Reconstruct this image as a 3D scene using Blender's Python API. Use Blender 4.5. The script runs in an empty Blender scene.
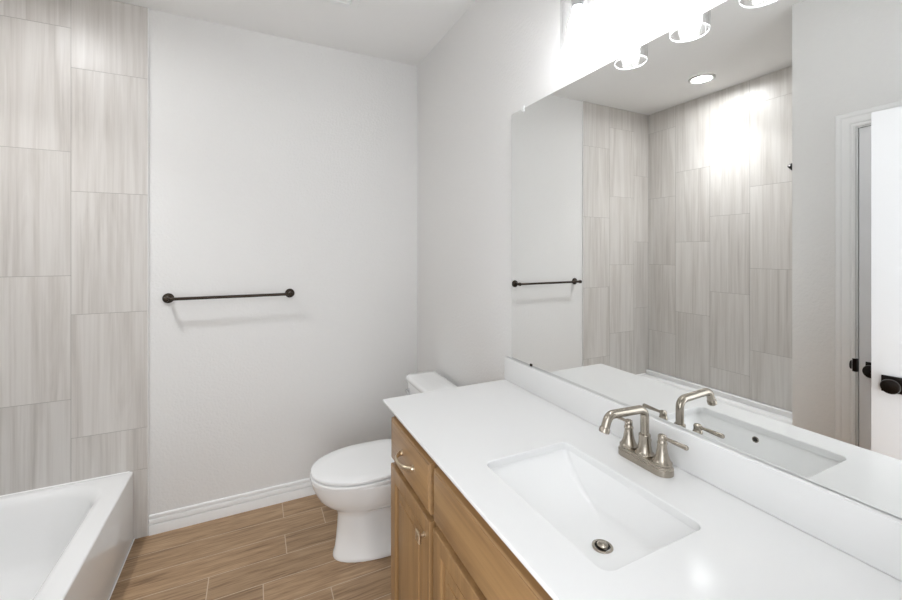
import bpy, bmesh, math, random
from mathutils import Vector, Matrix
PI = math.pi
C = bpy.context.scene.collection

# ------------------------------------------------------------------ camera, world, exposure
cam_data = bpy.data.cameras.new('camera')
cam_data.sensor_width = 36.0
cam_data.lens = 404.9 / 902 * 36.0
cam_data.shift_y = -(300 - 251.5) / 902
cam_data.clip_start = 0.01
cam = bpy.data.objects.new('camera', cam_data)
C.objects.link(cam)
cam.location = (-1.0043, -2.5802, 1.4765)
cam.rotation_euler = (PI / 2, 0, -0.4528)
bpy.context.scene.camera = cam

world = bpy.data.worlds.new('world')
bpy.context.scene.world = world
world.use_nodes = True
bg = world.node_tree.nodes['Background']
bg.inputs['Color'].default_value = (0.92, 0.955, 1.0, 1)
bg.inputs['Strength'].default_value = 3.25          # daylight of the rooms beyond the open entry doorway

BULB = 66.0        # vanity bulbs
RECESS = 4.6      # ceiling downlight
vs = bpy.context.scene.view_settings
vs.view_transform = 'Standard'
vs.look = 'None'
vs.gamma = 1.0
vs.use_curve_mapping = False
vs.exposure = 0.31

# daylight portal in the doorway behind the camera (guides sampling only)
pl = bpy.data.lights.new('doorway_portal', 'AREA')
pl.shape = 'RECTANGLE'; pl.size = 0.80; pl.size_y = 2.05
pl.cycles.is_portal = True
po = bpy.data.objects.new('doorway_portal', pl); C.objects.link(po)
po.location = (-1.06, -2.74, 1.025); po.rotation_euler = (PI / 2, 0, 0)

# ------------------------------------------------------------------ materials
def lin(c):
    return tuple((v / 255 / 12.92 if v / 255 <= 0.04045 else ((v / 255 + 0.055) / 1.055) ** 2.4) for v in c) + (1,)

def mat(name, col, rough=0.5, metal=0.0, spec=0.5, coat=0.0, bump=0.0, bscale=60, bdist=0.002, sub=None):
    m = bpy.data.materials.new(name); m.use_nodes = True
    nt = m.node_tree; b = nt.nodes['Principled BSDF']
    b.inputs['Base Color'].default_value = lin(col)
    b.inputs['Roughness'].default_value = rough
    b.inputs['Metallic'].default_value = metal
    b.inputs['Specular IOR Level'].default_value = spec
    b.inputs['Coat Weight'].default_value = coat
    b.inputs['Coat Roughness'].default_value = 0.08
    if bump:
        tc = nt.nodes.new('ShaderNodeNewGeometry')
        n = nt.nodes.new('ShaderNodeTexNoise'); n.inputs['Scale'].default_value = bscale
        n.inputs['Detail'].default_value = 3
        nt.links.new(tc.outputs['Position'], n.inputs['Vector'])
        bp = nt.nodes.new('ShaderNodeBump'); bp.inputs['Strength'].default_value = bump
        bp.inputs['Distance'].default_value = bdist
        nt.links.new(n.outputs['Fac'], bp.inputs['Height'])
        nt.links.new(bp.outputs['Normal'], b.inputs['Normal'])
    return m

def grain_mat(name, stops, scale, rough, scale2=None, detail=5, island=0.10, bump=0.0, spec=0.5, distort=0.0, lines=0.35, coat=0.0):
    """streaky material: noise stretched along one axis, varied per separate plank or tile"""
    m = bpy.data.materials.new(name); m.use_nodes = True
    nt = m.node_tree; N = nt.nodes; L = nt.links; b = N['Principled BSDF']
    geo = N.new('ShaderNodeNewGeometry')
    add = N.new('ShaderNodeVectorMath'); add.operation = 'MULTIPLY_ADD'
    comb = N.new('ShaderNodeCombineXYZ')
    for i in range(3): L.new(geo.outputs['Random Per Island'], comb.inputs[i])
    L.new(comb.outputs[0], add.inputs[0]); add.inputs[1].default_value = (37.0, 53.0, 71.0)
    L.new(geo.outputs['Position'], add.inputs[2])
    def noise(sc, det, dis):
        mp = N.new('ShaderNodeMapping'); mp.inputs['Scale'].default_value = sc
        L.new(add.outputs[0], mp.inputs['Vector'])
        n = N.new('ShaderNodeTexNoise'); n.inputs['Scale'].default_value = 1.0
        n.inputs['Detail'].default_value = det; n.inputs['Roughness'].default_value = 0.6
        n.inputs['Distortion'].default_value = dis
        L.new(mp.outputs[0], n.inputs['Vector']); return n
    n1 = noise(scale, detail, distort)
    n2 = noise(scale2 or tuple(s * 4 for s in scale), 3, 0)
    mx = N.new('ShaderNodeMix'); mx.data_type = 'FLOAT'; mx.inputs[0].default_value = lines
    L.new(n1.outputs['Fac'], mx.inputs[2]); L.new(n2.outputs['Fac'], mx.inputs[3])
    r = N.new('ShaderNodeValToRGB'); cr = r.color_ramp
    while len(cr.elements) < len(stops): cr.elements.new(0.5)
    for e, (p, c) in zip(cr.elements, stops): e.position = p; e.color = lin(c)
    L.new(mx.outputs[0], r.inputs['Fac'])
    hsv = N.new('ShaderNodeHueSaturation')
    mr = N.new('ShaderNodeMapRange'); mr.inputs['To Min'].default_value = 1 - island; mr.inputs['To Max'].default_value = 1 + island
    L.new(geo.outputs['Random Per Island'], mr.inputs['Value']); L.new(mr.outputs[0], hsv.inputs['Value'])
    L.new(r.outputs['Color'], hsv.inputs['Color']); L.new(hsv.outputs[0], b.inputs['Base Color'])
    b.inputs['Roughness'].default_value = rough; b.inputs['Specular IOR Level'].default_value = spec
    b.inputs['Coat Weight'].default_value = coat; b.inputs['Coat Roughness'].default_value = 0.2
    if bump:
        bp = N.new('ShaderNodeBump'); bp.inputs['Strength'].default_value = bump; bp.inputs['Distance'].default_value = 0.001
        L.new(n2.outputs['Fac'], bp.inputs['Height']); L.new(bp.outputs[0], b.inputs['Normal'])
    return m

M = {}
M['wall'] = mat('wall_paint', (232, 231, 229), 0.75, bump=0.42, bscale=85, bdist=0.005, spec=0.3)
M['ceiling'] = mat('ceiling_paint', (238, 237, 235), 0.85, bump=0.15, bscale=60, bdist=0.003, spec=0.2)
M['trim'] = mat('white_semi_gloss_trim', (242, 242, 241), 0.35)
M['door'] = mat('white_door_paint', (240, 240, 241), 0.4)
M['porcelain'] = mat('white_porcelain', (246, 246, 245), 0.08, coat=0.3)
M['seat'] = mat('white_seat_plastic', (241, 241, 240), 0.22)
M['acrylic'] = mat('white_tub_acrylic', (240, 240, 239), 0.09, coat=0.35)
M['acrylic'].node_tree.nodes['Principled BSDF'].inputs['Coat Roughness'].default_value = 0.02
M['quartz'] = mat('white_quartz', (236, 236, 235), 0.125, spec=0.5)
M['nickel'] = mat('brushed_nickel', (172, 164, 152), 0.26, 1.0)
M['brass'] = mat('champagne_nickel', (212, 196, 172), 0.30, 1.0)
M['chrome'] = mat('chrome', (215, 216, 218), 0.08, 1.0)
M['bronze'] = mat('oil_rubbed_bronze', (62, 54, 47), 0.35, 0.85)
M['black'] = mat('dark_shadow_gap', (24, 22, 20), 0.6)
M['blackmetal'] = mat('black_bronze_metal', (36, 31, 28), 0.3, 0.8)
M['grout'] = mat('light_grey_grout', (160, 156, 150), 0.9)
M['floorgrout'] = mat('tan_grout', (196, 178, 156), 0.9)
M['mirror'] = mat('mirror_silver', (243, 244, 243), 0.0, 1.0)
M['mirroredge'] = mat('mirror_glass_edge', (120, 128, 126), 0.2)
M['caulk'] = mat('white_caulk', (238, 238, 236), 0.6)
M['vent'] = mat('white_vent_plastic', (236, 236, 234), 0.5)
M['tile'] = grain_mat('vein_cut_stone_tile',
    [(0.30, (180, 175, 169)), (0.42, (199, 194, 188)), (0.54, (211, 207, 202)), (0.70, (220, 217, 212))],
    (11, 11, 0.7), 0.35, (75, 75, 1.6), island=0.03, distort=1.2, lines=0.38)
M['plank'] = grain_mat('wood_look_porcelain',
    [(0.24, (84, 62, 42)), (0.40, (132, 105, 77)), (0.52, (161, 132, 101)), (0.72, (190, 162, 129))],
    (1.8, 22, 8), 0.42, (8, 150, 20), detail=8, island=0.09, distort=1.0, lines=0.5, bump=0.2)
WOOD = [(0.26, (112, 82, 50)), (0.43, (143, 110, 72)), (0.57, (161, 126, 84)), (0.76, (178, 143, 98))]
M['woodv'] = grain_mat('maple_vertical', WOOD, (16, 16, 1.3), 0.38, (90, 90, 4), island=0.05, distort=0.6, lines=0.3, coat=0.25)
M['woodh'] = grain_mat('maple_horizontal', WOOD, (16, 1.3, 16), 0.38, (90, 4, 90), island=0.05, distort=0.6, lines=0.3, coat=0.25)

def emis(name, col, s):
    m = bpy.data.materials.new(name); m.use_nodes = True
    nt = m.node_tree; nt.nodes.clear()
    e = nt.nodes.new('ShaderNodeEmission'); e.inputs[0].default_value = lin(col); e.inputs[1].default_value = s
    o = nt.nodes.new('ShaderNodeOutputMaterial'); nt.links.new(e.outputs[0], o.inputs[0]); return m
M['bulb'] = emis('lit_bulb', (250, 252, 255), BULB)
M['lens'] = emis('lit_downlight_lens', (250, 252, 255), 165)

def thin_glass():
    m = bpy.data.materials.new('clear_shade_glass'); m.use_nodes = True
    nt = m.node_tree; nt.nodes.clear(); N = nt.nodes; L = nt.links
    t = N.new('ShaderNodeBsdfTransparent'); t.inputs[0].default_value = (0.985, 0.985, 0.985, 1)
    g = N.new('ShaderNodeBsdfGlossy'); g.inputs['Roughness'].default_value = 0.05
    f = N.new('ShaderNodeLayerWeight'); f.inputs['Blend'].default_value = 0.2
    mx = N.new('ShaderNodeMixShader'); o = N.new('ShaderNodeOutputMaterial')
    L.new(f.outputs['Facing'], mx.inputs[0]); L.new(t.outputs[0], mx.inputs[1]); L.new(g.outputs[0], mx.inputs[2])
    L.new(mx.outputs[0], o.inputs[0]); return m
M['glass'] = thin_glass()
M['glassrim'] = mat('polished_glass_rim', (250, 250, 250), 0.15)
M['glassrim'].node_tree.nodes['Principled BSDF'].inputs['Transmission Weight'].default_value = 0.25
M['ring'] = mat('satin_downlight_ring', (205, 204, 201), 0.4)

# ------------------------------------------------------------------ helpers
WL = {}     # world location of every object's origin

def finish(bm, smooth_angle=35):
    bmesh.ops.recalc_face_normals(bm, faces=bm.faces)
    for f in bm.faces: f.smooth = True
    ca = math.radians(smooth_angle)
    for e in bm.edges:
        if len(e.link_faces) == 2:
            e.smooth = e.calc_face_angle(0) < ca

def obj(name, bm, mats, parent=None, origin=None, smooth=35, **props):
    """link a bmesh given in world coordinates as one mesh object"""
    finish(bm, smooth)
    me = bpy.data.meshes.new(name)
    pw = WL[parent.name] if parent else Vector((0, 0, 0))
    if origin is None:
        if parent: o_w = pw
        else:
            xs = [v.co for v in bm.verts]
            o_w = Vector(((min(v.x for v in xs) + max(v.x for v in xs)) / 2, (min(v.y for v in xs) + max(v.y for v in xs)) / 2, min(v.z for v in xs)))
    else: o_w = Vector(origin)
    bmesh.ops.translate(bm, verts=bm.verts, vec=-o_w)
    bm.to_mesh(me); bm.free()
    for m in (mats if isinstance(mats, (list, tuple)) else [mats]): me.materials.append(M[m])
    o = bpy.data.objects.new(name, me); C.objects.link(o)
    o.location = o_w - pw
    if parent: o.parent = parent
    WL[o.name] = o_w
    for k, v in props.items(): o[k] = v
    return o

def struct(name, bm, mats, parent=None, **k):
    o = obj(name, bm, mats, parent, **k)
    if not parent: o['kind'] = 'structure'
    return o

def thing(name, label, cat, loc):
    o = bpy.data.objects.new(name, None); C.objects.link(o); o.location = loc
    o.empty_display_size = 0.05
    o['label'] = label; o['category'] = cat; WL[o.name] = Vector(loc); return o

def NB(): return bmesh.new()

def box(bm, x0, x1, y0, y1, z0, z1, bev=0.0, seg=2, mi=0):
    t = bmesh.new()
    bmesh.ops.create_cube(t, size=1)
    for v in t.verts:
        v.co = Vector((x0 + (v.co.x + .5) * (x1 - x0), y0 + (v.co.y + .5) * (y1 - y0), z0 + (v.co.z + .5) * (z1 - z0)))
    if bev: bmesh.ops.bevel(t, geom=t.edges[:], offset=bev, segments=seg, profile=0.5, affect='EDGES')
    merge(bm, t, mi); return bm

def merge(bm, t, mi=0, mx=None):
    if mx is not None: bmesh.ops.transform(t, matrix=mx, verts=t.verts)
    vm = {v: bm.verts.new(v.co) for v in t.verts}
    for f in t.faces:
        try: nf = bm.faces.new([vm[v] for v in f.verts]); nf.material_index = mi
        except ValueError: pass
    t.free()

def loft(bm, rings, cap0=True, cap1=True, closed=True, mi=0):
    vs_ = [[bm.verts.new(p) for p in r] for r in rings]
    n = len(rings[0])
    for a, b in zip(vs_, vs_[1:]):
        for i in range(n if closed else n - 1):
            j = (i + 1) % n
            f = bm.faces.new((a[i], a[j], b[j], b[i])); f.material_index = mi
    if cap0: bm.faces.new(vs_[0][::-1]).material_index = mi
    if cap1: bm.faces.new(vs_[-1]).material_index = mi
    return vs_

def rr(x0, x1, y0, y1, r, z, n=6):
    """rounded rectangle ring"""
    r = min(r, (x1 - x0) / 2 - 1e-4, (y1 - y0) / 2 - 1e-4); out = []
    for cx, cy, a0 in ((x1 - r, y1 - r, 0), (x0 + r, y1 - r, PI / 2), (x0 + r, y0 + r, PI), (x1 - r, y0 + r, 1.5 * PI)):
        for k in range(n + 1):
            a = a0 + PI / 2 * k / n
            out.append(Vector((cx + r * math.cos(a), cy + r * math.sin(a), z)))
    return out

def frame_of(axis):
    a = Vector(axis).normalized()
    u = a.cross(Vector((0, 0, 1)))
    if u.length < 1e-3: u = Vector((1, 0, 0))
    u.normalize(); return a, u, a.cross(u)

def lathe(bm, base, axis, prof, n=28, mi=0, cap0=True, cap1=True):
    """prof: (distance along axis, radius)"""
    a, u, v = frame_of(axis); base = Vector(base)
    rings = [[base + a * h + (u * math.cos(2 * PI * k / n) + v * math.sin(2 * PI * k / n)) * max(r, 1e-4) for k in range(n)] for h, r in prof]
    loft(bm, rings, cap0, cap1, True, mi); return bm

def tube(bm, pts, rad, n=16, mi=0, up=None):
    """swept round tube; rad a number or a list; each entry may be (ru, rv)"""
    pts = [Vector(p) for p in pts]; rings = []; pu = None
    for i, p in enumerate(pts):
        d = (pts[min(i + 1, len(pts) - 1)] - pts[max(i - 1, 0)]).normalized()
        if pu is None:
            pu = Vector(up) if up else d.cross(Vector((0.123, 0.456, 0.88)))
        pu = (pu - d * pu.dot(d)).normalized(); pv = d.cross(pu)
        r = rad[i] if isinstance(rad, (list, tuple)) else rad
        ru, rv = r if isinstance(r, (list, tuple)) else (r, r)
        rings.append([p + pu * ru * math.cos(2 * PI * k / n) + pv * rv * math.sin(2 * PI * k / n) for k in range(n)])
    loft(bm, rings, True, True, True, mi); return bm

def arc_path(pts, r, n=8):
    """polyline with rounded corners"""
    pts = [Vector(p) for p in pts]; out = [pts[0]]
    for a, b, c in zip(pts, pts[1:], pts[2:]):
        d1 = (a - b).normalized(); d2 = (c - b).normalized()
        ang = d1.angle(d2); t = r / math.tan(ang / 2)
        p1 = b + d1 * t; p2 = b + d2 * t
        cen = b + (d1 + d2).normalized() * (r / math.sin(ang / 2))
        for k in range(n + 1):
            q = p1.lerp(p2, k / n); out.append(cen + (q - cen).normalized() * r)
    out.append(pts[-1]); return out

def extrude(bm, prof, fn, a, b, mi=0):
    """closed 2D profile swept between two stations; fn(p, s) -> world point"""
    loft(bm, [[Vector(fn(p, a)) for p in prof], [Vector(fn(p, b)) for p in prof]], True, True, True, mi)

# ------------------------------------------------------------------ room shell
H = 2.743
BY = 0.009          # face of the painted back wall
TX = -1.500         # where the tile on the back wall ends
TUBX = -1.5605
LX = -2.300         # face of tile on the left wall
AY = -1.475         # alcove end
NY = -2.632         # near wall

b = NB()
PW = 0.148; GAP = 0.0042
joints = {0: -0.856, 1: -0.655, 2: -0.860, 3: -1.188, 4: -0.968, 5: -0.70, 6: -1.10, 7: -0.86, 8: -1.19, 9: -0.95, 10: -0.66, 11: -1.1, 12: -0.86, 13: -1.1, 14: -1.0, 15: -0.7, 16: -0.86, 17: -0.9, 18: -0.95}
for i in range(18):
    y1 = -PW * i - GAP / 2 - 0.006; y0 = -PW * (i + 1) + GAP / 2 - 0.006
    if i == 0: y1 = 0.0085
    j = joints[i]; cuts = sorted([c for c in (j - 1.81, j - 0.905, j, j + 0.905) if -1.6 < c < 0.05])
    xs = [-1.6] + cuts + [0.05]
    for x0, x1 in zip(xs, xs[1:]):
        t = NB(); box(t, x0 + GAP / 2, x1 - GAP / 2, y0, min(y1, 0.0085), -0.01, 0.0); merge(b, t, 0)
box(b, -1.6, 0.05, -2.78, 0.05, -0.06, -0.0004, mi=1)
struct('floor', b, ['plank', 'floorgrout'])

b = NB(); box(b, -2.42, 0.1, -2.78, 0.1, H, H + 0.1); ceiling = struct('ceiling', b, 'ceiling')
b = NB(); box(b, -2.42, 0.1, BY, 0.12, -0.06, H); wall_back = struct('wall_back', b, 'wall')
b = NB(); box(b, 0.0, 0.1, -2.78, BY, -0.06, H); wall_right = struct('wall_right', b, 'wall')
b = NB(); box(b, -2.42, -2.310, -1.6, BY, -0.06, H); wall_left = struct('wall_left', b, 'wall')
# wall that closes the tub alcove and carries the closet door
DO0, DO1, DH = -1.708, -2.480, 2.062    # closet door opening
b = NB()
box(b, -2.310, -1.6, -1.585, -1.485, -0.06, H)
box(b, -1.6, -1.5, DO0, AY + 0.001, -0.06, H)
box(b, -1.6, -1.5, -2.78, DO1, -0.06, H)
box(b, -1.6, -1.5, DO1, DO0, DH, H)
wall_closet = struct('wall_closet_side', b, 'wall')
EX0, EX1, EH = -1.475, -0.62, 2.06      # entry doorway in the near wall
b = NB()
box(b, -1.5, EX0, NY - 0.12, NY, -0.06, H)
box(b, EX1, 0.0, NY - 0.12, NY, -0.06, H)
box(b, EX0, EX1, NY - 0.12, NY, EH, H)
struct('wall_front', b, 'wall')

# wall tile: separate tiles standing 10 mm proud of the wall, running bond stepped by a third
def tile_panel(name, parent, cols, zlo, offs, mk, extra=None):
    b = NB(); g = 0.0022
    for ci, (c0, c1) in enumerate(cols):
        zs = sorted([offs[ci] + 0.602 * k for k in range(-6, 6)])
        zs = [z for z in zs if zlo + 0.004 < z < H - 0.004]
        zz = [zlo] + zs + [H - 0.001]
        for z0, z1 in zip(zz, zz[1:]):
            t = NB(); mk(t, c0 + g / 2, c1 - g / 2, z0 + g / 2, z1 - g / 2, 0.010); merge(b, t, 0)
    mk(b, cols[0][0], cols[-1][1], zlo, H - 0.001, 0.0088)
    for f in b.faces[-6:]: f.material_index = 1
    if extra: extra(b)
    return obj(name, b, ['tile', 'grout', 'caulk'], parent)

def back_tile(b, c0, c1, z0, z1, d):     # c measured leftwards from the edge
    box(b, TX - c1, TX - c0, BY - d, BY, z0, z1)
def back_extra(b):                       # narrow strip running down beside the tub
    box(b, -1.575, TX - 0.001, BY - 0.010, BY, 0.0, 0.3515)
    box(b, TX - 0.001, TX + 0.002, BY - 0.0095, BY, 0.0, H - 0.001, mi=2)
tile_panel('tile_surround', wall_back, [(0.0, 0.305), (0.305, 0.607), (0.607, 0.805)], 0.3525,
           [1.770, 1.961, 2.166], back_tile, back_extra)
def left_tile(b, c0, c1, z0, z1, d):     # c measured from the back wall
    box(b, -2.310, -2.310 + d, -c1, -c0, z0, z1)
tile_panel('tile_surround', wall_left, [(0.002, 0.270), (0.270, 0.566), (0.566, 0.857), (0.857, 1.152), (1.152, 1.484)], 0.388,
           [1.960, 2.160, 1.758, 1.954, 2.155], left_tile)
def end_tile(b, c0, c1, z0, z1, d):
    box(b, LX + c0, LX + c1, -1.485, -1.485 + d, z0, z1)
tile_panel('tile_surround', wall_closet, [(0.0, 0.19), (0.19, 0.49), (0.49, 0.780)], 0.351,
           [2.16, 1.96, 1.77], end_tile)

# baseboards
BP = [(0, 0), (0.0135, 0), (0.0135, 0.048), (0.0128, 0.0500), (0.0065, 0.0506), (0.0035, 0.0535), (0.0045, 0.0570), (0.0115, 0.0580), (0.0125, 0.0605), (0.0120, 0.072), (0.0105, 0.0770),
      (0.0050, 0.0780), (0.0025, 0.0810), (0.0035, 0.0845), (0.0085, 0.0855), (0.0090, 0.089), (0.0080, 0.0960), (0.0050, 0.1000), (0, 0.1010)]
b = NB(); extrude(b, BP, lambda p, s: (s, BY - p[0], p[1]), TX + 0.0045, -0.0005); struct('baseboard_back', b, 'trim', smooth=20)
b = NB(); extrude(b, BP, lambda p, s: (-p[0], s, p[1]), BY - 0.015, -1.106); struct('baseboard_right', b, 'trim', smooth=20)
b = NB(); extrude(b, BP, lambda p, s: (-1.5 + p[0], s, p[1]), AY, -1.651); struct('baseboard_closet_side', b, 'trim', smooth=20)

# closet door: casing, jamb, closed slab with knob, strike lip
def casing_ring(b, y0, y1, zt, w, x):
    """profiled casing around an opening in the closet wall, sticking out towards +x"""
    prof = [(0, 0), (0, 0.010), (0.006, 0.013), (0.014, 0.011), (0.020, 0.014), (0.045, 0.016), (0.052, 0.019), (0.066, 0.019), (w, 0.014), (w, 0)]
    path = [(y0, 0.0, 0), (y0, zt, 1), (y1, zt, 2), (y1, 0.0, 3)]
    rings = []
    for (y, z, k) in path:
        oy = {0: 1, 1: 1, 2: -1, 3: -1}[k]; oz = {0: 0, 1: 1, 2: 1, 3: 0}[k]
        rings.append([Vector((x + t, y + oy * d, z + oz * d)) for d, t in prof])
    loft(b, rings, True, True, True)
def rosette_knob(parent, base, nrm, side, m='blackmetal'):
    """square rosette with a round knob; nrm outwards, side = horizontal direction along the door"""
    n = Vector(nrm).normalized(); s = Vector(side).normalized(); z = Vector((0, 0, 1)); base = Vector(base)
    mx = Matrix((s.to_4d(), z.to_4d(), n.to_4d(), (0, 0, 0, 1))).transposed(); mx[3] = (0, 0, 0, 1)
    for i in range(3): mx[i][3] = base[i]
    t = NB(); box(t, -0.033, 0.033, -0.033, 0.033, 0, 0.007, 0.0025); b = NB(); merge(b, t, 0, mx)
    k = obj('door_knob', b, m, parent)
    b = NB(); lathe(b, base + n * 0.007, n, [(0, 0.0155), (0.014, 0.0125), (0.022, 0.013), (0.026, 0.022), (0.031, 0.0275), (0.040, 0.0295), (0.047, 0.0275), (0.0505, 0.021), (0.0515, 0.010), (0.053, 0.004)], 32)
    obj('knob_ball', b, m, k)
    return k
b = NB(); box(b, -1.60, -1.5, DO1, DO1 + 0.018, 0, DH); box(b, -1.60, -1.5, DO0 - 0.018, DO0, 0, DH); box(b, -1.60, -1.5, DO1 + 0.018, DO0 - 0.018, DH - 0.018, DH)
box(b, -1.575, -1.545, DO0 - 0.03, DO0 - 0.018, 0, DH - 0.018); box(b, -1.575, -1.545, DO1 + 0.018, DO1 + 0.03, 0, DH - 0.018)
box(b, -1.575, -1.545, DO1 + 0.018, DO0 - 0.018, DH - 0.03, DH - 0.018)
door1 = struct('door_1', b, 'trim')
b = NB(); casing_ring(b, DO0 - 0.013, DO1 + 0.013, DH - 0.013, 0.070, -1.5); obj('casing', b, 'trim', door1, smooth=15)
def slab(b, L, T, Hh):
    """two-panel door leaf: x along width 0..L, y thickness 0..T, z 0.01..Hh, recessed panels both faces"""
    st = 0.115
    pz = [(0.24, 0.86), (1.04, Hh - 0.12)]
    box(b, 0, L, 0.008, T - 0.008, 0.01, Hh, 0.0)
    for y0, y1 in ((0, 0.008), (T - 0.008, T)):
        box(b, 0, st, y0, y1, 0.01, Hh); box(b, L - st, L, y0, y1, 0.01, Hh)
        zz = [0.01] + [z for p in pz for z in p] + [Hh]
        for a, c in zip(zz[0::2], zz[1::2]): box(b, st, L - st, y0, y1, a, c)
    for y0, y1 in ((0.003, 0.0081), (T - 0.0081, T - 0.003)):
        for a, c in pz: box(b, st + 0.035, L - st - 0.035, y0, y1, a + 0.035, c - 0.035, 0.0024, 1)
t = NB(); slab(t, -DO1 + DO0 - 0.042, 0.035, DH - 0.021)
mx = Matrix(((0, 1, 0, -1.539), (-1, 0, 0, DO0 - 0.021), (0, 0, 1, 0), (0, 0, 0, 1)))
b = NB(); merge(b, t, 0, mx); s1 = obj('door_leaf', b, 'door', door1, smooth=20)
rosette_knob(s1, (-1.5035, DO0 - 0.021 - 0.056, 0.945), (1, 0, 0), (0, 1, 0))
b = NB(); box(b, -1.506, -1.4865, DO0 - 0.019, DO0 - 0.003, 0.925, 0.985, 0.001, 1)
lathe(b, (-1.4895, DO0 - 0.001, 0.955), (0, 1, 0), [(0, 0.02), (0.0025, 0.02)], 20)
obj('strike_plate', b, 'blackmetal', door1)

# entry door: hinged on the near wall, standing open almost flat along the closet wall
hp = Vector((-1.452, -2.612, 0)); fe = Vector((-1.352, -1.826, 0))
dv = (fe - hp); L = dv.length; dv.normalize(); pv = Vector((dv.y, -dv.x, 0))   # pv points into the room (+x)
mx = Matrix(((dv.x, pv.x, 0, hp.x - pv.x * 0.0), (dv.y, pv.y, 0, hp.y), (0, 0, 1, 0), (0, 0, 0, 1)))
b = NB(); t = NB(); slab(t, L, 0.035, 2.055); merge(b, t, 0, mx)
door2 = struct('door_2', b, 'door', smooth=20)
kb = hp + dv * (L - 0.062) + pv * 0.035; kb.z = 0.940
rosette_knob(door2, kb, pv, dv)
kb2 = hp + dv * (L - 0.062); kb2.z = 0.940
rosette_knob(door2, kb2, -pv, dv)
b = NB(); t = NB(); box(t, L - 0.001, L + 0.0015, 0.006, 0.029, 0.91, 0.97); merge(b, t, 0, mx); obj('latch_plate', b, 'blackmetal', door2)
for z in (0.2, 1.05, 1.85):
    b = NB(); lathe(b, hp + Vector((0.0, -0.002, z)) + pv * 0.040, (0, 0, 1), [(0, 0.006), (0.09, 0.006)], 14)
    obj('hinge', b, 'blackmetal', door2)
b = NB(); box(b, EX0, EX0 + 0.018, NY - 0.12, NY, 0, EH - 0.0); box(b, EX1 - 0.018, EX1, NY - 0.12, NY, 0, EH); box(b, EX0 + 0.018, EX1 - 0.018, NY - 0.12, NY, EH - 0.018, EH)
struct('trim_1', b, 'trim')

# ------------------------------------------------------------------ bathtub
tub = thing('bathtub', 'white alcove bathtub with flat glossy apron below the stone-look tile', 'bathtub', (-1.92, -0.74, 0))
b = NB()
X0, X1, Y0, Y1, Z = LX + 0.001, TUBX, AY + 0.001, -0.0015, 0.351
rings = [rr(X0, X1 - 0.002 + 0.003, Y0, Y1, 0.002, 0.0, 12), rr(X0, X1 - 0.006 + 0.006, Y0, Y1, 0.002, 0.06, 12), rr(X0, X1, Y0, Y1, 0.003, Z - 0.010, 12),
         rr(X0, X1 - 0.0015, Y0, Y1, 0.003, Z - 0.004, 12), rr(X0, X1 - 0.005, Y0, Y1, 0.003, Z - 0.001, 12), rr(X0 + .001, X1 - 0.010, Y0 + .001, Y1 - .001, 0.003, Z, 12)]
def basin(off, z, r):
    l, rt, nr, fr = off
    return rr(X0 + l, X1 - rt, Y0 + nr, Y1 - fr, r, z, 12)
rings += [basin((0.070, 0.070, 0.095, 0.032), Z, 0.18), basin((0.075, 0.075, 0.10, 0.037), Z - 0.0006, 0.18), basin((0.081, 0.082, 0.106, 0.044), Z - 0.003, 0.18), basin((0.088, 0.091, 0.113, 0.053), Z - 0.009, 0.18),
          basin((0.094, 0.098, 0.12, 0.062), Z - 0.018, 0.18), basin((0.099, 0.104, 0.126, 0.072), Z - 0.032, 0.18), basin((0.106, 0.113, 0.135, 0.092), Z - 0.09, 0.18), basin((0.116, 0.126, 0.148, 0.128), Z - 0.18, 0.18),
          basin((0.128, 0.140, 0.160, 0.165), Z - 0.235, 0.16), basin((0.150, 0.162, 0.18, 0.20), Z - 0.268, 0.12), basin((0.19, 0.20, 0.22, 0.25), Z - 0.282, 0.09),
          basin((0.26, 0.27, 0.30, 0.34), Z - 0.286, 0.07)]
loft(b, rings, True, True)
obj('tub_shell', b, 'acrylic', tub, smooth=40)
b = NB(); extrude(b, [(-0.0011, Z - 0.001), (-0.0065, Z - 0.001), (-0.0050, Z + 0.0012), (-0.0011, Z + 0.0035)], lambda p, s: (s, p[0], p[1]), X0 + 0.001, X1 - 0.016); obj('tile_caulk', b, 'caulk', tub)
b = NB(); box(b, X0, X0 + 0.038, Y0, Y1, Z - 0.004, 0.3875, 0.006, 3); obj('wall_ledge', b, 'acrylic', tub)
b = NB(); lathe(b, (-1.92, AY + 0.30, Z - 0.2855), (0, 0, 1), [(0, 0.035), (0.003, 0.034), (0.004, 0.026), (0.002, 0.02), (0.006, 0.018), (0.008, 0.001)], 24); obj('drain', b, 'chrome', tub)
b = NB(); box(b, TUBX + 0.0015, TUBX + 0.0065, AY, -0.0015, 0.0, 0.005, 0.0015, 1); obj('caulk_line', b, 'caulk', tub)

# shower head
sh = thing('shower_head', 'dark shower head on a bent arm at the near end of the tub alcove', 'shower head', (-1.92, AY, 2.045))
b = NB(); lathe(b, (-1.92, AY, 2.045), (0, 1, 0), [(0, 0.03), (0.004, 0.03), (0.010, 0.016), (0.012, 0.010)], 24); obj('flange', b, 'blackmetal', sh)
b = NB(); tube(b, arc_path([(-1.92, AY + 0.003, 2.045), (-1.92, AY + 0.07, 2.045), (-1.92, AY + 0.125, 2.018)], 0.03), 0.0085); obj('shower_arm', b, 'blackmetal', sh)
b = NB(); lathe(b, (-1.92, AY + 0.122, 2.020), (0, 0.72, -0.69), [(0, 0.009), (0.012, 0.012), (0.022, 0.011), (0.03, 0.015), (0.055, 0.036), (0.07, 0.043), (0.078, 0.043), (0.080, 0.038)], 28); obj('spray_head', b, 'blackmetal', sh)

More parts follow.
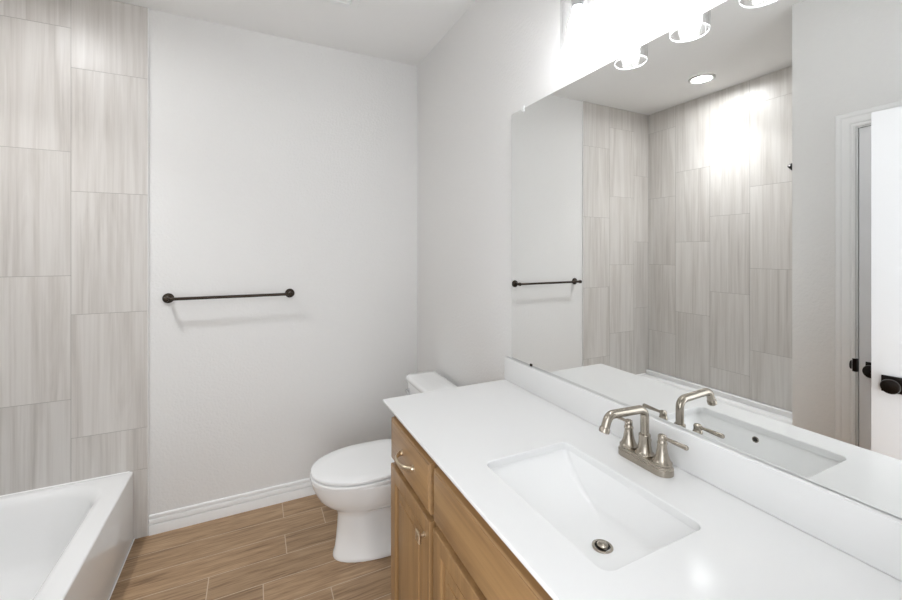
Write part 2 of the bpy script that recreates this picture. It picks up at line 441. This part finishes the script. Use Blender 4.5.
# ------------------------------------------------------------------ towel bar
tz, ty = 1.229, BY - 0.064
tw = thing('towel_bar', 'dark bronze towel bar with round end posts on the white back wall', 'towel bar', (-1.113, BY, tz))
for x in (-1.413, -0.813):
    b = NB()
    lathe(b, (x, BY - 0.0002, tz), (0, -1, 0), [(0, 0.0265), (0.005, 0.0265), (0.008, 0.0245), (0.0095, 0.0195), (0.012, 0.0185), (0.014, 0.0145), (0.018, 0.0095), (0.040, 0.0085), (0.050, 0.010), (0.054, 0.0125), (0.064, 0.0135), (0.074, 0.0125), (0.078, 0.009), (0.080, 0.002)], 32)
    obj('post', b, 'bronze', tw)
b = NB(); tube(b, [(-1.413, ty, tz), (-0.813, ty, tz)], 0.0082, 20); obj('bar', b, 'bronze', tw)

# ------------------------------------------------------------------ toilet (faces -x, back to the right wall)
TY = -0.568
toilet = thing('toilet', 'white two-piece toilet with closed lid between back wall and vanity', 'toilet', (-0.36, TY, 0))
def egg(cx_front, x_back, hw, z, n=40, sq=2.2, wide=0.42):
    """plan outline: rounded elongated front at -x, squarer back"""
    out = []; L_ = x_back - cx_front; xm = cx_front + L_ * wide * 1.28
    for k in range(n):
        a = 2 * PI * k / n
        c, s = math.cos(a), math.sin(a)
        if c < 0: x = xm + (xm - cx_front) * -abs(c) ** (2 / 2.05); y = hw * math.copysign(abs(s) ** (2 / 2.05), s)
        else: x = xm + (x_back - xm) * abs(c) ** (2 / sq / 1.25); y = hw * math.copysign(abs(s) ** (2 / sq / 0.95), s)
        out.append(Vector((x, TY + y, z)))
    return out
RIM = 0.390
b = NB()
rings = [egg(-0.660, -0.10, 0.118, 0.0, sq=4), egg(-0.662, -0.10, 0.120, 0.006, sq=4), egg(-0.660, -0.10, 0.118, 0.020, sq=4), egg(-0.652, -0.10, 0.112, 0.040, sq=4),
         egg(-0.645, -0.10, 0.108, 0.10, sq=4), egg(-0.640, -0.10, 0.106, 0.16, sq=4), egg(-0.638, -0.09, 0.106, 0.200, sq=4), egg(-0.644, -0.08, 0.110, 0.222, sq=4), egg(-0.662, -0.07, 0.122, 0.240, sq=4),
         egg(-0.694, -0.05, 0.146, 0.263, sq=4), egg(-0.722, -0.04, 0.164, 0.292, sq=4), egg(-0.742, -0.035, 0.176, 0.328, sq=4), egg(-0.754, -0.03, 0.183, 0.355, sq=4),
         egg(-0.760, -0.03, 0.187, 0.378, sq=4), egg(-0.762, -0.03, 0.188, RIM - 0.003, sq=4), egg(-0.760, -0.032, 0.186, RIM, sq=4)]
loft(b, rings)
# trapway hollow: the base narrows behind the front column
for v in b.verts:
    if v.co.z < 0.225 and v.co.x > -0.49:
        k = min(1, (v.co.x + 0.49) / 0.012) * (1 if v.co.z > 0.05 else 0.0)
        v.co.y = TY + (v.co.y - TY) * (1 - 0.38 * k)
bowl = obj('bowl', b, 'porcelain', toilet, smooth=60)
for s in (-1, 1):
    b = NB(); lathe(b, (-0.33, TY + s * 0.112, 0.004), (0, 0, 1), [(0, 0.014), (0.012, 0.0135), (0.018, 0.010), (0.021, 0.003)], 18)
    obj('bolt_cap', b, 'seat', bowl)
def plate(name, z0, z1, f, bk, hw, dome=0.0, rnd=0.006, rb=0.0012):
    b = NB()
    rs = [egg(f + rb, bk - rb, hw - rb, z0, sq=3.4), egg(f + rb * .3, bk - rb * .3, hw - rb * .3, z0 + rb * .3, sq=3.4), egg(f, bk, hw, z0 + rb, sq=3.4),
          egg(f, bk, hw, z1 - rnd, sq=3.4), egg(f + rnd * .3, bk - rnd * .3, hw - rnd * .3, z1 - rnd * .3, sq=3.4), egg(f + rnd, bk - rnd, hw - rnd, z1, sq=3.4)]
    if dome:
        for k in (0.25, 0.5, 0.75, 0.92): rs.append(egg(f + rnd + (0.24) * k, bk - rnd - 0.20 * k, (hw - rnd) * (1 - k), z1 + dome * (1 - (1 - k) ** 2), sq=3.4))
    loft(b, rs); return obj(name, b, 'seat', toilet, smooth=50)
plate('seat', RIM + 0.0075, RIM + 0.0215, -0.766, -0.275, 0.189, 0, 0.002)
lidp = plate('lid', RIM + 0.0285, RIM + 0.043, -0.763, -0.265, 0.186, 0.004, 0.005)
for s in (-1, 1):
    b = NB(); box(b, -0.275, -0.235, TY + s * 0.075 - 0.022, TY + s * 0.075 + 0.022, RIM - 0.001, RIM + 0.034, 0.006, 3)
    obj('hinge', b, 'seat', toilet)
b = NB()   # tank
loft(b, [rr(-0.198, -0.040, TY - 0.190, TY + 0.190, 0.03, RIM - 0.002), rr(-0.201, -0.040, TY - 0.195, TY + 0.195, 0.03, RIM + 0.02),
         rr(-0.206, -0.038, TY - 0.208, TY + 0.208, 0.032, RIM + 0.20), rr(-0.210, -0.036, TY - 0.214, TY + 0.214, 0.034, RIM + 0.340)])
tank = obj('tank', b, 'porcelain', toilet, smooth=50)
b = NB(); Zt = RIM + 0.341
loft(b, [rr(-0.212, -0.034, TY - 0.218, TY + 0.218, 0.034, Zt), rr(-0.219, -0.028, TY - 0.224, TY + 0.224, 0.036, Zt + 0.006), rr(-0.219, -0.028, TY - 0.224, TY + 0.224, 0.036, Zt + 0.022),
         rr(-0.215, -0.031, TY - 0.221, TY + 0.221, 0.035, Zt + 0.030), rr(-0.205, -0.038, TY - 0.212, TY + 0.212, 0.03, Zt + 0.034), rr(-0.16, -0.07, TY - 0.17, TY + 0.17, 0.02, Zt + 0.036)])
obj('tank_lid', b, 'porcelain', toilet, smooth=50)
b = NB(); lathe(b, (-0.208, TY + 0.165, Zt - 0.045), (-1, 0, 0), [(0, 0.013), (0.010, 0.013), (0.012, 0.009), (0.018, 0.009)], 18)
tube(b, [(-0.227, TY + 0.172, Zt - 0.044), (-0.230, TY + 0.14, Zt - 0.047), (-0.231, TY + 0.10, Zt - 0.052), (-0.229, TY + 0.088, Zt - 0.053)], [0.006, 0.0075, 0.009, 0.004], 12)
obj('flush_lever', b, 'chrome', toilet, label='chrome flush lever')

# ------------------------------------------------------------------ vanity
VY0, VY1 = -1.108, -2.628        # left and right end of the cabinet
FX = -0.527                      # face frame; fronts stand proud of it
CT, CB = 0.918, 0.8975            # counter top and underside
van = thing('vanity_cabinet', 'brown maple bathroom vanity cabinet under the white quartz counter', 'vanity', (-0.27, (VY0 + VY1) / 2, 0))
b = NB()
box(b, FX + 0.02, -0.012, VY0 - 0.018, VY0, 0.0, CB - 0.0005, 0.001, 1); box(b, FX + 0.02, -0.012, VY1, VY1 + 0.018, 0.0, CB - 0.0005)
box(b, FX + 0.02, -0.012, VY1 + 0.018, VY0 - 0.018, 0.10, 0.118); box(b, -0.018, -0.012, VY1 + 0.018, VY0 - 0.018, 0.118, CB - 0.0005)
obj('carcass', b, 'woodv', van)
b = NB()  # face frame
for y0, y1 in ((-1.146, VY0), (-1.535, -1.482), (-2.250, -2.200), (VY1, -2.590)): box(b, FX, FX + 0.02, y0, y1, 0.10, CB - 0.0005, 0.001, 1)
for z0, z1 in ((0.10, 0.135), (0.682, 0.722), (0.855, CB - 0.0005)):
    for y0, y1 in ((-1.482, -1.146), (-2.200, -1.535), (-2.590, -2.250)): box(b, FX + 0.0005, FX + 0.02, y0, y1, z0, z1)
obj('face_frame', b, 'woodv', van)
b = NB(); box(b, FX + 0.075, FX + 0.09, VY1 + 0.019, VY0 - 0.019, 0.0, 0.10); obj('toe_kick', b, 'woodh', van)

FR = -0.547; FB = FX - 0.0006
def drawer_front(name, y0, y1, z0, z1):
    b = NB(); e = 0.0045
    def ring(x, i): return [Vector((x, y0 + i, z0 + i)), Vector((x, y1 - i, z0 + i)), Vector((x, y1 - i, z1 - i)), Vector((x, y0 + i, z1 - i))]
    loft(b, [ring(FB, 0), ring(FR + 0.007, 0), ring(FR + 0.0045, 0.0008), ring(FR + 0.003, 0.003), ring(FR + 0.0026, 0.006), ring(FR + 0.0008, 0.007), ring(FR, 0.010)])
    return obj(name, b, 'woodh', van, smooth=20)
def cab_door(y0, y1, z0, z1):
    """frame-and-raised-panel door"""
    b = NB(); w = 0.056
    def ring(x, i): return [Vector((x, y0 + i, z0 + i)), Vector((x, y1 - i, z0 + i)), Vector((x, y1 - i, z1 - i)), Vector((x, y0 + i, z1 - i))]
    rs = [ring(FB, 0), ring(FR + 0.005, 0), ring(FR + 0.002, 0.001), ring(FR + 0.0005, 0.003), ring(FR, 0.006), ring(FR, w - 0.008), ring(FR + 0.002, w - 0.004),
          ring(FR + 0.0035, w - 0.003), ring(FR + 0.0055, w + 0.001), ring(FR + 0.0125, w + 0.002), ring(FR + 0.0125, w + 0.012)]
    loft(b, rs, True, False)
    d = obj('door', b, 'woodv', van, smooth=20)
    b = NB(); o = w + 0.0115
    rs = [ring(FR + 0.0124, o - 0.003), ring(FR + 0.0122, o - 0.002), ring(FR + 0.0085, o - 0.001), ring(FR + 0.0080, o + 0.001), ring(FR + 0.0062, o + 0.024), ring(FR + 0.0058, o + 0.0245), ring(FR + 0.0026, o + 0.0252), ring(FR + 0.0020, o + 0.0275)]
    loft(b, rs, False, True)
    obj('raised_panel', b, 'woodv', d, smooth=20)
    return d
def bow_pull(parent, y, z, sp=0.112):
    b = NB()
    for s in (-1, 1):
        lathe(b, (FR + 0.0003, y + s * sp / 2, z), (-1, 0, 0), [(0, 0.0105), (0.003, 0.0105), (0.0045, 0.008), (0.010, 0.006)], 18)
    pts = []; rad = []
    for k in range(25):
        t = -1 + 2 * k / 24
        pts.append((FR - 0.007 - 0.025 * (1 - abs(t) ** 3.2), y + t * sp / 2, z)); rad.append((0.0048 + 0.003 * abs(t) ** 6, 0.0062 + 0.002 * abs(t) ** 4))
    tube(b, pts, rad, 14, up=(1, 0, 0))
    return obj('handle', b, 'brass', parent, label='champagne nickel bow pull')
def square_knob(parent, y, z):
    b = NB(); lathe(b, (FR + 0.0003, y, z), (-1, 0, 0), [(0, 0.008), (0.003, 0.008), (0.005, 0.0055), (0.013, 0.0055), (0.017, 0.008)], 18)
    def sq(x, h): return [Vector((x, y - h, z - h)), Vector((x, y + h, z - h)), Vector((x, y + h, z + h)), Vector((x, y - h, z + h))]
    loft(b, [sq(FR - 0.014, 0.007), sq(FR - 0.018, 0.0140), sq(FR - 0.0225, 0.0150), sq(FR - 0.0245, 0.0142), sq(FR - 0.0275, 0.003)])
    return obj('knob', b, 'brass', parent, smooth=20, label='champagne nickel square knob')
DT0, DT1, DZ0, DZ1 = 0.709, 0.859, 0.122, 0.689
d = drawer_front('drawer', -1.495, -1.126, DT0, DT1); bow_pull(d, -1.311, 0.785)
drawer_front('false_front', -2.214, -1.521, DT0, DT1)
d = drawer_front('drawer', -2.610, -2.242, DT0, DT1); bow_pull(d, -2.426, 0.785)
for y0, y1, ky in ((-1.495, -1.126, -1.495 + 0.034), (-1.864, -1.521, -1.864 + 0.034), (-2.214, -1.871, -1.871 - 0.034), (-2.610, -2.242, -2.242 - 0.034)):
    d = cab_door(y0, y1, DZ0, DZ1); square_knob(d, ky, DZ1 - 0.055)

# counter with sink cut-out and backsplash
SX0, SX1, SY0, SY1 = -0.456, -0.180, -2.066, -1.656
top = thing('countertop', 'white quartz vanity counter with short backsplash below the mirror', 'countertop', (-0.28, -1.86, CB))
b = NB()
OX0, OX1, OY0, OY1 = -0.566, -0.0005, VY1 - 0.003, -1.0893
e = 0.0025
loft(b, [rr(SX0, SX1, SY0, SY1, 0.022, CB), rr(OX0 + 0.010, OX1, OY0, OY1 - 0.010, 0.001, CB), rr(OX0 + 0.001, OX1, OY0, OY1 - 0.001, 0.001, CB + 0.010), rr(OX0, OX1, OY0, OY1, 0.001, CB + 0.012), rr(OX0, OX1, OY0, OY1, 0.001, CT - e),
         rr(OX0 + e, OX1, OY0, OY1 - e, 0.001, CT), rr(SX0 - 0.002, SX1 + 0.002, SY0 - 0.002, SY1 + 0.002, 0.024, CT), rr(SX0, SX1, SY0, SY1, 0.022, CT - 0.002), rr(SX0, SX1, SY0, SY1, 0.022, CB)], False, False)
obj('counter_slab', b, 'quartz', top, smooth=20)
b = NB(); box(b, -0.0205, -0.0005, OY0, -1.0905, CT + 0.0005, 1.0165, 0.002, 2); obj('backsplash', b, 'quartz', top)

# undermount sink with ramped ends
sink = thing('sink', 'white rectangular undermount basin set into the vanity counter', 'sink', ((SX0 + SX1) / 2, (SY0 + SY1) / 2, 0.78))
b = NB(); rings = []
prof = [(-0.022, 0.000, -0.022, -0.022), (-0.003, 0.0, -0.003, -0.003), (-0.002, 0.004, -0.002, -0.002), (0.014, 0.026, 0.003, 0.001), (0.032, 0.044, 0.007, 0.003), (0.052, 0.060, 0.011, 0.005), (0.072, 0.074, 0.016, 0.007),
        (0.092, 0.085, 0.022, 0.010), (0.112, 0.093, 0.030, 0.014), (0.135, 0.099, 0.042, 0.022), (0.155, 0.1022, 0.058, 0.036), (0.170, 0.1038, 0.078, 0.058), (0.182, 0.1045, 0.10, 0.085)]
for (dy, dz, dxf, dxb) in prof:
    rings.append(rr(SX0 + dxf, SX1 - dxb, SY0 + dy, SY1 - dy, 0.020 if dz < 0.09 else 0.015, CB - 0.0006 - dz))
inner = rings
outer = [[p + Vector((0, 0, -0.008)) for p in r] for r in reversed(rings[3:])]
loft(b, rings, False, True)
loft(b, [rings[0], [p + Vector((0, 0, -0.010)) for p in rings[0]]] + [[p + Vector(((-0.008 if p.x < (SX0 + SX1) / 2 else 0.008), (-0.008 if p.y < (SY0 + SY1) / 2 else 0.008), -0.012)) for p in r] for r in rings[3:]], False, True)
bmesh.ops.remove_doubles(b, verts=b.verts, dist=1e-5)
obj('basin', b, 'porcelain', sink, smooth=50)
DX, DY, DZs = -0.280, -1.892, CB - 0.1045
b = NB(); lathe(b, (DX, DY, DZs), (0, 0, 1), [(-0.002, 0.023), (0.0025, 0.0235), (0.004, 0.021), (0.0035, 0.0175), (0.0005, 0.0165)], 32, cap1=True)
dr = obj('drain', b, 'nickel', sink, label='brushed nickel pop-up drain')
b = NB(); lathe(b, (DX, DY, DZs + 0.0008), (0, 0, 1), [(0, 0.0162), (0.0003, 0.0162)], 28); obj('drain_gap', b, 'black', dr)
b = NB(); lathe(b, (DX, DY, DZs + 0.001), (0, 0, 1), [(0, 0.012), (0.004, 0.0128), (0.006, 0.0125), (0.0085, 0.009), (0.009, 0.001)], 28); obj('stopper', b, 'nickel', dr)
# overflow on the front wall of the basin
ox = SX0 + 0.0025
b = NB(); lathe(b, (ox, -1.840, 0.8735), (1, 0, 0.12), [(0, 0.0095), (0.002, 0.0095), (0.003, 0.0078), (0.0022, 0.0066)], 24)
ov = obj('overflow_ring', b, 'nickel', sink, label='small nickel overflow ring')
b = NB(); lathe(b, (ox + 0.0019, -1.840, 0.8737), (1, 0, 0.12), [(0, 0.0066), (0.0006, 0.0066)], 20); obj('overflow_hole', b, 'black', ov)

# faucet: centerset with two lever handles
FXc, FYc = -0.077, -1.843
fa = thing('faucet', 'brushed nickel two-lever centerset faucet behind the sink', 'faucet', (FXc, FYc, CT))
b = NB(); z0 = CT + 0.0005
def stad(g, z): return rr(FXc - 0.0265 + g, FXc + 0.0265 - g, FYc - 0.0775 + g, FYc + 0.0775 - g, 0.0265, z, 10)
loft(b, [stad(0, z0), stad(0, z0 + 0.015), stad(0.002, z0 + 0.0165), stad(0.003, z0 + 0.0175), stad(0.0032, z0 + 0.022), stad(0.006, z0 + 0.0245)])
obj('base_plate', b, 'nickel', fa, smooth=40)
zb = z0 + 0.024
b = NB(); lathe(b, (FXc, FYc, zb), (0, 0, 1), [(0, 0.0235), (0.004, 0.0235), (0.006, 0.0205), (0.014, 0.0175), (0.026, 0.0155), (0.046, 0.0142), (0.048, 0.0148), (0.052, 0.0148), (0.054, 0.0125)], 28)
tube(b, arc_path([(FXc, FYc, zb + 0.05), (FXc, FYc, CT + 0.144), (FXc - 0.131, FYc, CT + 0.150), (FXc - 0.146, FYc, CT + 0.112)], 0.022, 10), 0.0106, 20)
lathe(b, (FXc - 0.1425, FYc, CT + 0.1215), (-0.37, 0, -0.93), [(0, 0.0112), (0.002, 0.0128), (0.012, 0.0128), (0.0135, 0.011)], 22)
obj('spout', b, 'nickel', fa, smooth=40)
for s in (1, -1):
    hy = FYc + s * 0.0508
    b = NB(); lathe(b, (FXc, hy, zb), (0, 0, 1), [(0, 0.0235), (0.004, 0.0235), (0.006, 0.021), (0.012, 0.018), (0.022, 0.0145), (0.036, 0.0118), (0.048, 0.0108), (0.049, 0.0122), (0.052, 0.0122), (0.054, 0.0105), (0.060, 0.0100)], 28)
    h = obj('handle', b, 'nickel', fa, smooth=40)
    b = NB(); zl = zb + 0.060
    lathe(b, (FXc, hy, zl), (0, 0, 1), [(0, 0.0095), (0.002, 0.0102), (0.008, 0.0102), (0.011, 0.008), (0.012, 0.002)], 22)
    tube(b, [(FXc, hy, zl + 0.005), (FXc, hy + s * 0.020, zl + 0.005), (FXc, hy + s * 0.032, zl + 0.005), (FXc, hy + s * 0.064, zl + 0.005), (FXc, hy + s * 0.067, zl + 0.005)],
         [0.0045, 0.0040, 0.0048, 0.0060, 0.0045], 14)
    obj('lever', b, 'nickel', h, smooth=40)
b = NB(); lathe(b, (FXc + 0.018, FYc, zb - 0.001), (0, 0, 1), [(0, 0.003), (0.03, 0.003), (0.031, 0.005), (0.037, 0.005), (0.039, 0.002)], 14); obj('lift_rod', b, 'nickel', fa)

# ------------------------------------------------------------------ mirror
mir = thing('wall_mirror', 'large frameless mirror on the right wall above the backsplash', 'mirror', (0, -1.86, 1.018))
b = NB(); box(b, -0.0060, -0.0006, VY1 + 0.02, -1.125, 1.0180, 2.066, 0.0, mi=1)
for f in b.faces:
    if f.calc_center_median().x < -0.0055: f.material_index = 0
obj('glass_panel', b, ['mirror', 'mirroredge'], mir)
for y in (-1.208, -2.50):
    b = NB(); box(b, -0.0095, -0.0004, y - 0.009, y + 0.009, 2.0665, 2.077, 0.001, 1); box(b, -0.0095, -0.0063, y - 0.009, y + 0.009, 2.053, 2.0665, 0.001, 1)
    obj('mirror_clip', b, 'vent', mir, label='clear plastic mirror clip')
for y in (-1.262, -2.48):
    b = NB(); box(b, -0.0085, -0.0063, y - 0.006, y + 0.006, 1.0172, 1.0265); obj('mirror_clip', b, 'bronze', mir, label='small dark metal mirror clip')

# ------------------------------------------------------------------ vanity light
vl = thing('vanity_light', 'three-shade vanity light with lit bulbs in clear glass above mirror', 'vanity light', (-0.02, -1.842, 2.33))
b = NB(); box(b, -0.024, -0.0005, -2.06, -1.62, 2.285, 2.375, 0.004, 2); obj('back_plate', b, 'chrome', vl)
for y in (-1.642, -1.842, -2.030):
    SXc, SZ0, SZ1, R = -0.120, 2.096, 2.262, 0.051
    b = NB(); tube(b, arc_path([(-0.02, y, 2.33), (SXc, y, 2.33), (SXc, y, 2.27)], 0.025), 0.007); obj('arm', b, 'chrome', vl)
    b = NB(); lathe(b, (SXc, y, SZ1), (0, 0, 1), [(-0.001, 0.050), (0.002, 0.0545), (0.008, 0.0545), (0.010, 0.03), (0.03, 0.018), (0.032, 0.008)], 36)
    lathe(b, (SXc, y, SZ1 - 0.045), (0, 0, 1), [(0, 0.018), (0.045, 0.019)], 24); obj('socket_cup', b, 'chrome', vl)
    b = NB(); prof = [(SZ1 - 0.001, R), (SZ0 + 0.003, R), (SZ0, R - 0.0005), (SZ0 - 0.001, R - 0.002), (SZ0, R - 0.0035), (SZ0 + 0.003, R - 0.004), (SZ1 - 0.001, R - 0.004)]
    lathe(b, (SXc, y, 0), (0, 0, 1), prof, 40, cap0=False, cap1=False)
    for f in b.faces:
        if f.calc_center_median().z < SZ0 + 0.0031 and f.calc_area() < 5e-5: f.material_index = 1
    obj('glass_shade', b, ['glass', 'glassrim'], vl)
    b = NB(); lathe(b, (SXc, y, SZ1 - 0.046), (0, 0, -1), [(0, 0.012), (0.010, 0.013), (0.025, 0.019), (0.045, 0.0265), (0.062, 0.0285), (0.078, 0.025), (0.088, 0.016), (0.092, 0.002)], 24); obj('light_bulb', b, 'bulb', vl)

# recessed downlight over the tub
rl = thing('recessed_light', 'round recessed ceiling downlight lit above the bathtub', 'ceiling light', (-1.955, -0.718, H))
b = NB(); lathe(b, (-1.955, -0.718, H - 0.0003), (0, 0, -1), [(0, 0.088), (0.006, 0.087), (0.011, 0.082), (0.012, 0.075), (0.008, 0.066), (0.002, 0.0625)], 44, cap0=False, cap1=False); obj('trim_ring', b, 'ring', rl)
b = NB(); lathe(b, (-1.955, -0.718, H - 0.0005), (0, 0, -1), [(0, 0.063), (0.002, 0.062), (0.0035, 0.05), (0.004, 0.001)], 40); obj('lens', b, 'lens', rl)

dl = bpy.data.lights.new('downlight_beam', 'AREA'); dl.shape = 'DISK'; dl.size = 0.115; dl.energy = RECESS; dl.spread = math.radians(100)
dl.color = (0.93, 0.96, 1.0)
do = bpy.data.objects.new('downlight_beam', dl); C.objects.link(do); do.location = (-1.955, -0.718, H - 0.012)

# exhaust fan grille above the toilet
ef = thing('exhaust_fan', 'white square exhaust fan grille on the ceiling near the toilet', 'exhaust fan', (-0.675, -0.630, H))
ex0, ex1, ey0, ey1 = -0.825, -0.525, -0.780, -0.478
b = NB()
loft(b, [rr(ex0, ex1, ey0, ey1, 0.012, H - 0.0004), rr(ex0, ex1, ey0, ey1, 0.012, H - 0.010), rr(ex0 + 0.006, ex1 - 0.006, ey0 + 0.006, ey1 - 0.006, 0.01, H - 0.018), rr(ex0 + 0.04, ex1 - 0.04, ey0 + 0.04, ey1 - 0.04, 0.008, H - 0.022),
         rr(ex0 + 0.043, ex1 - 0.043, ey0 + 0.043, ey1 - 0.043, 0.006, H - 0.012)], False, True)
obj('cover', b, 'vent', ef)
b = NB()
for k in range(9):
    y = ey0 + 0.06 + k * (ey1 - ey0 - 0.12) / 8; box(b, ex0 + 0.043, ex1 - 0.043, y - 0.006, y + 0.006, H - 0.0195, H - 0.012, 0.001, 1)
obj('louvre', b, 'vent', ef)
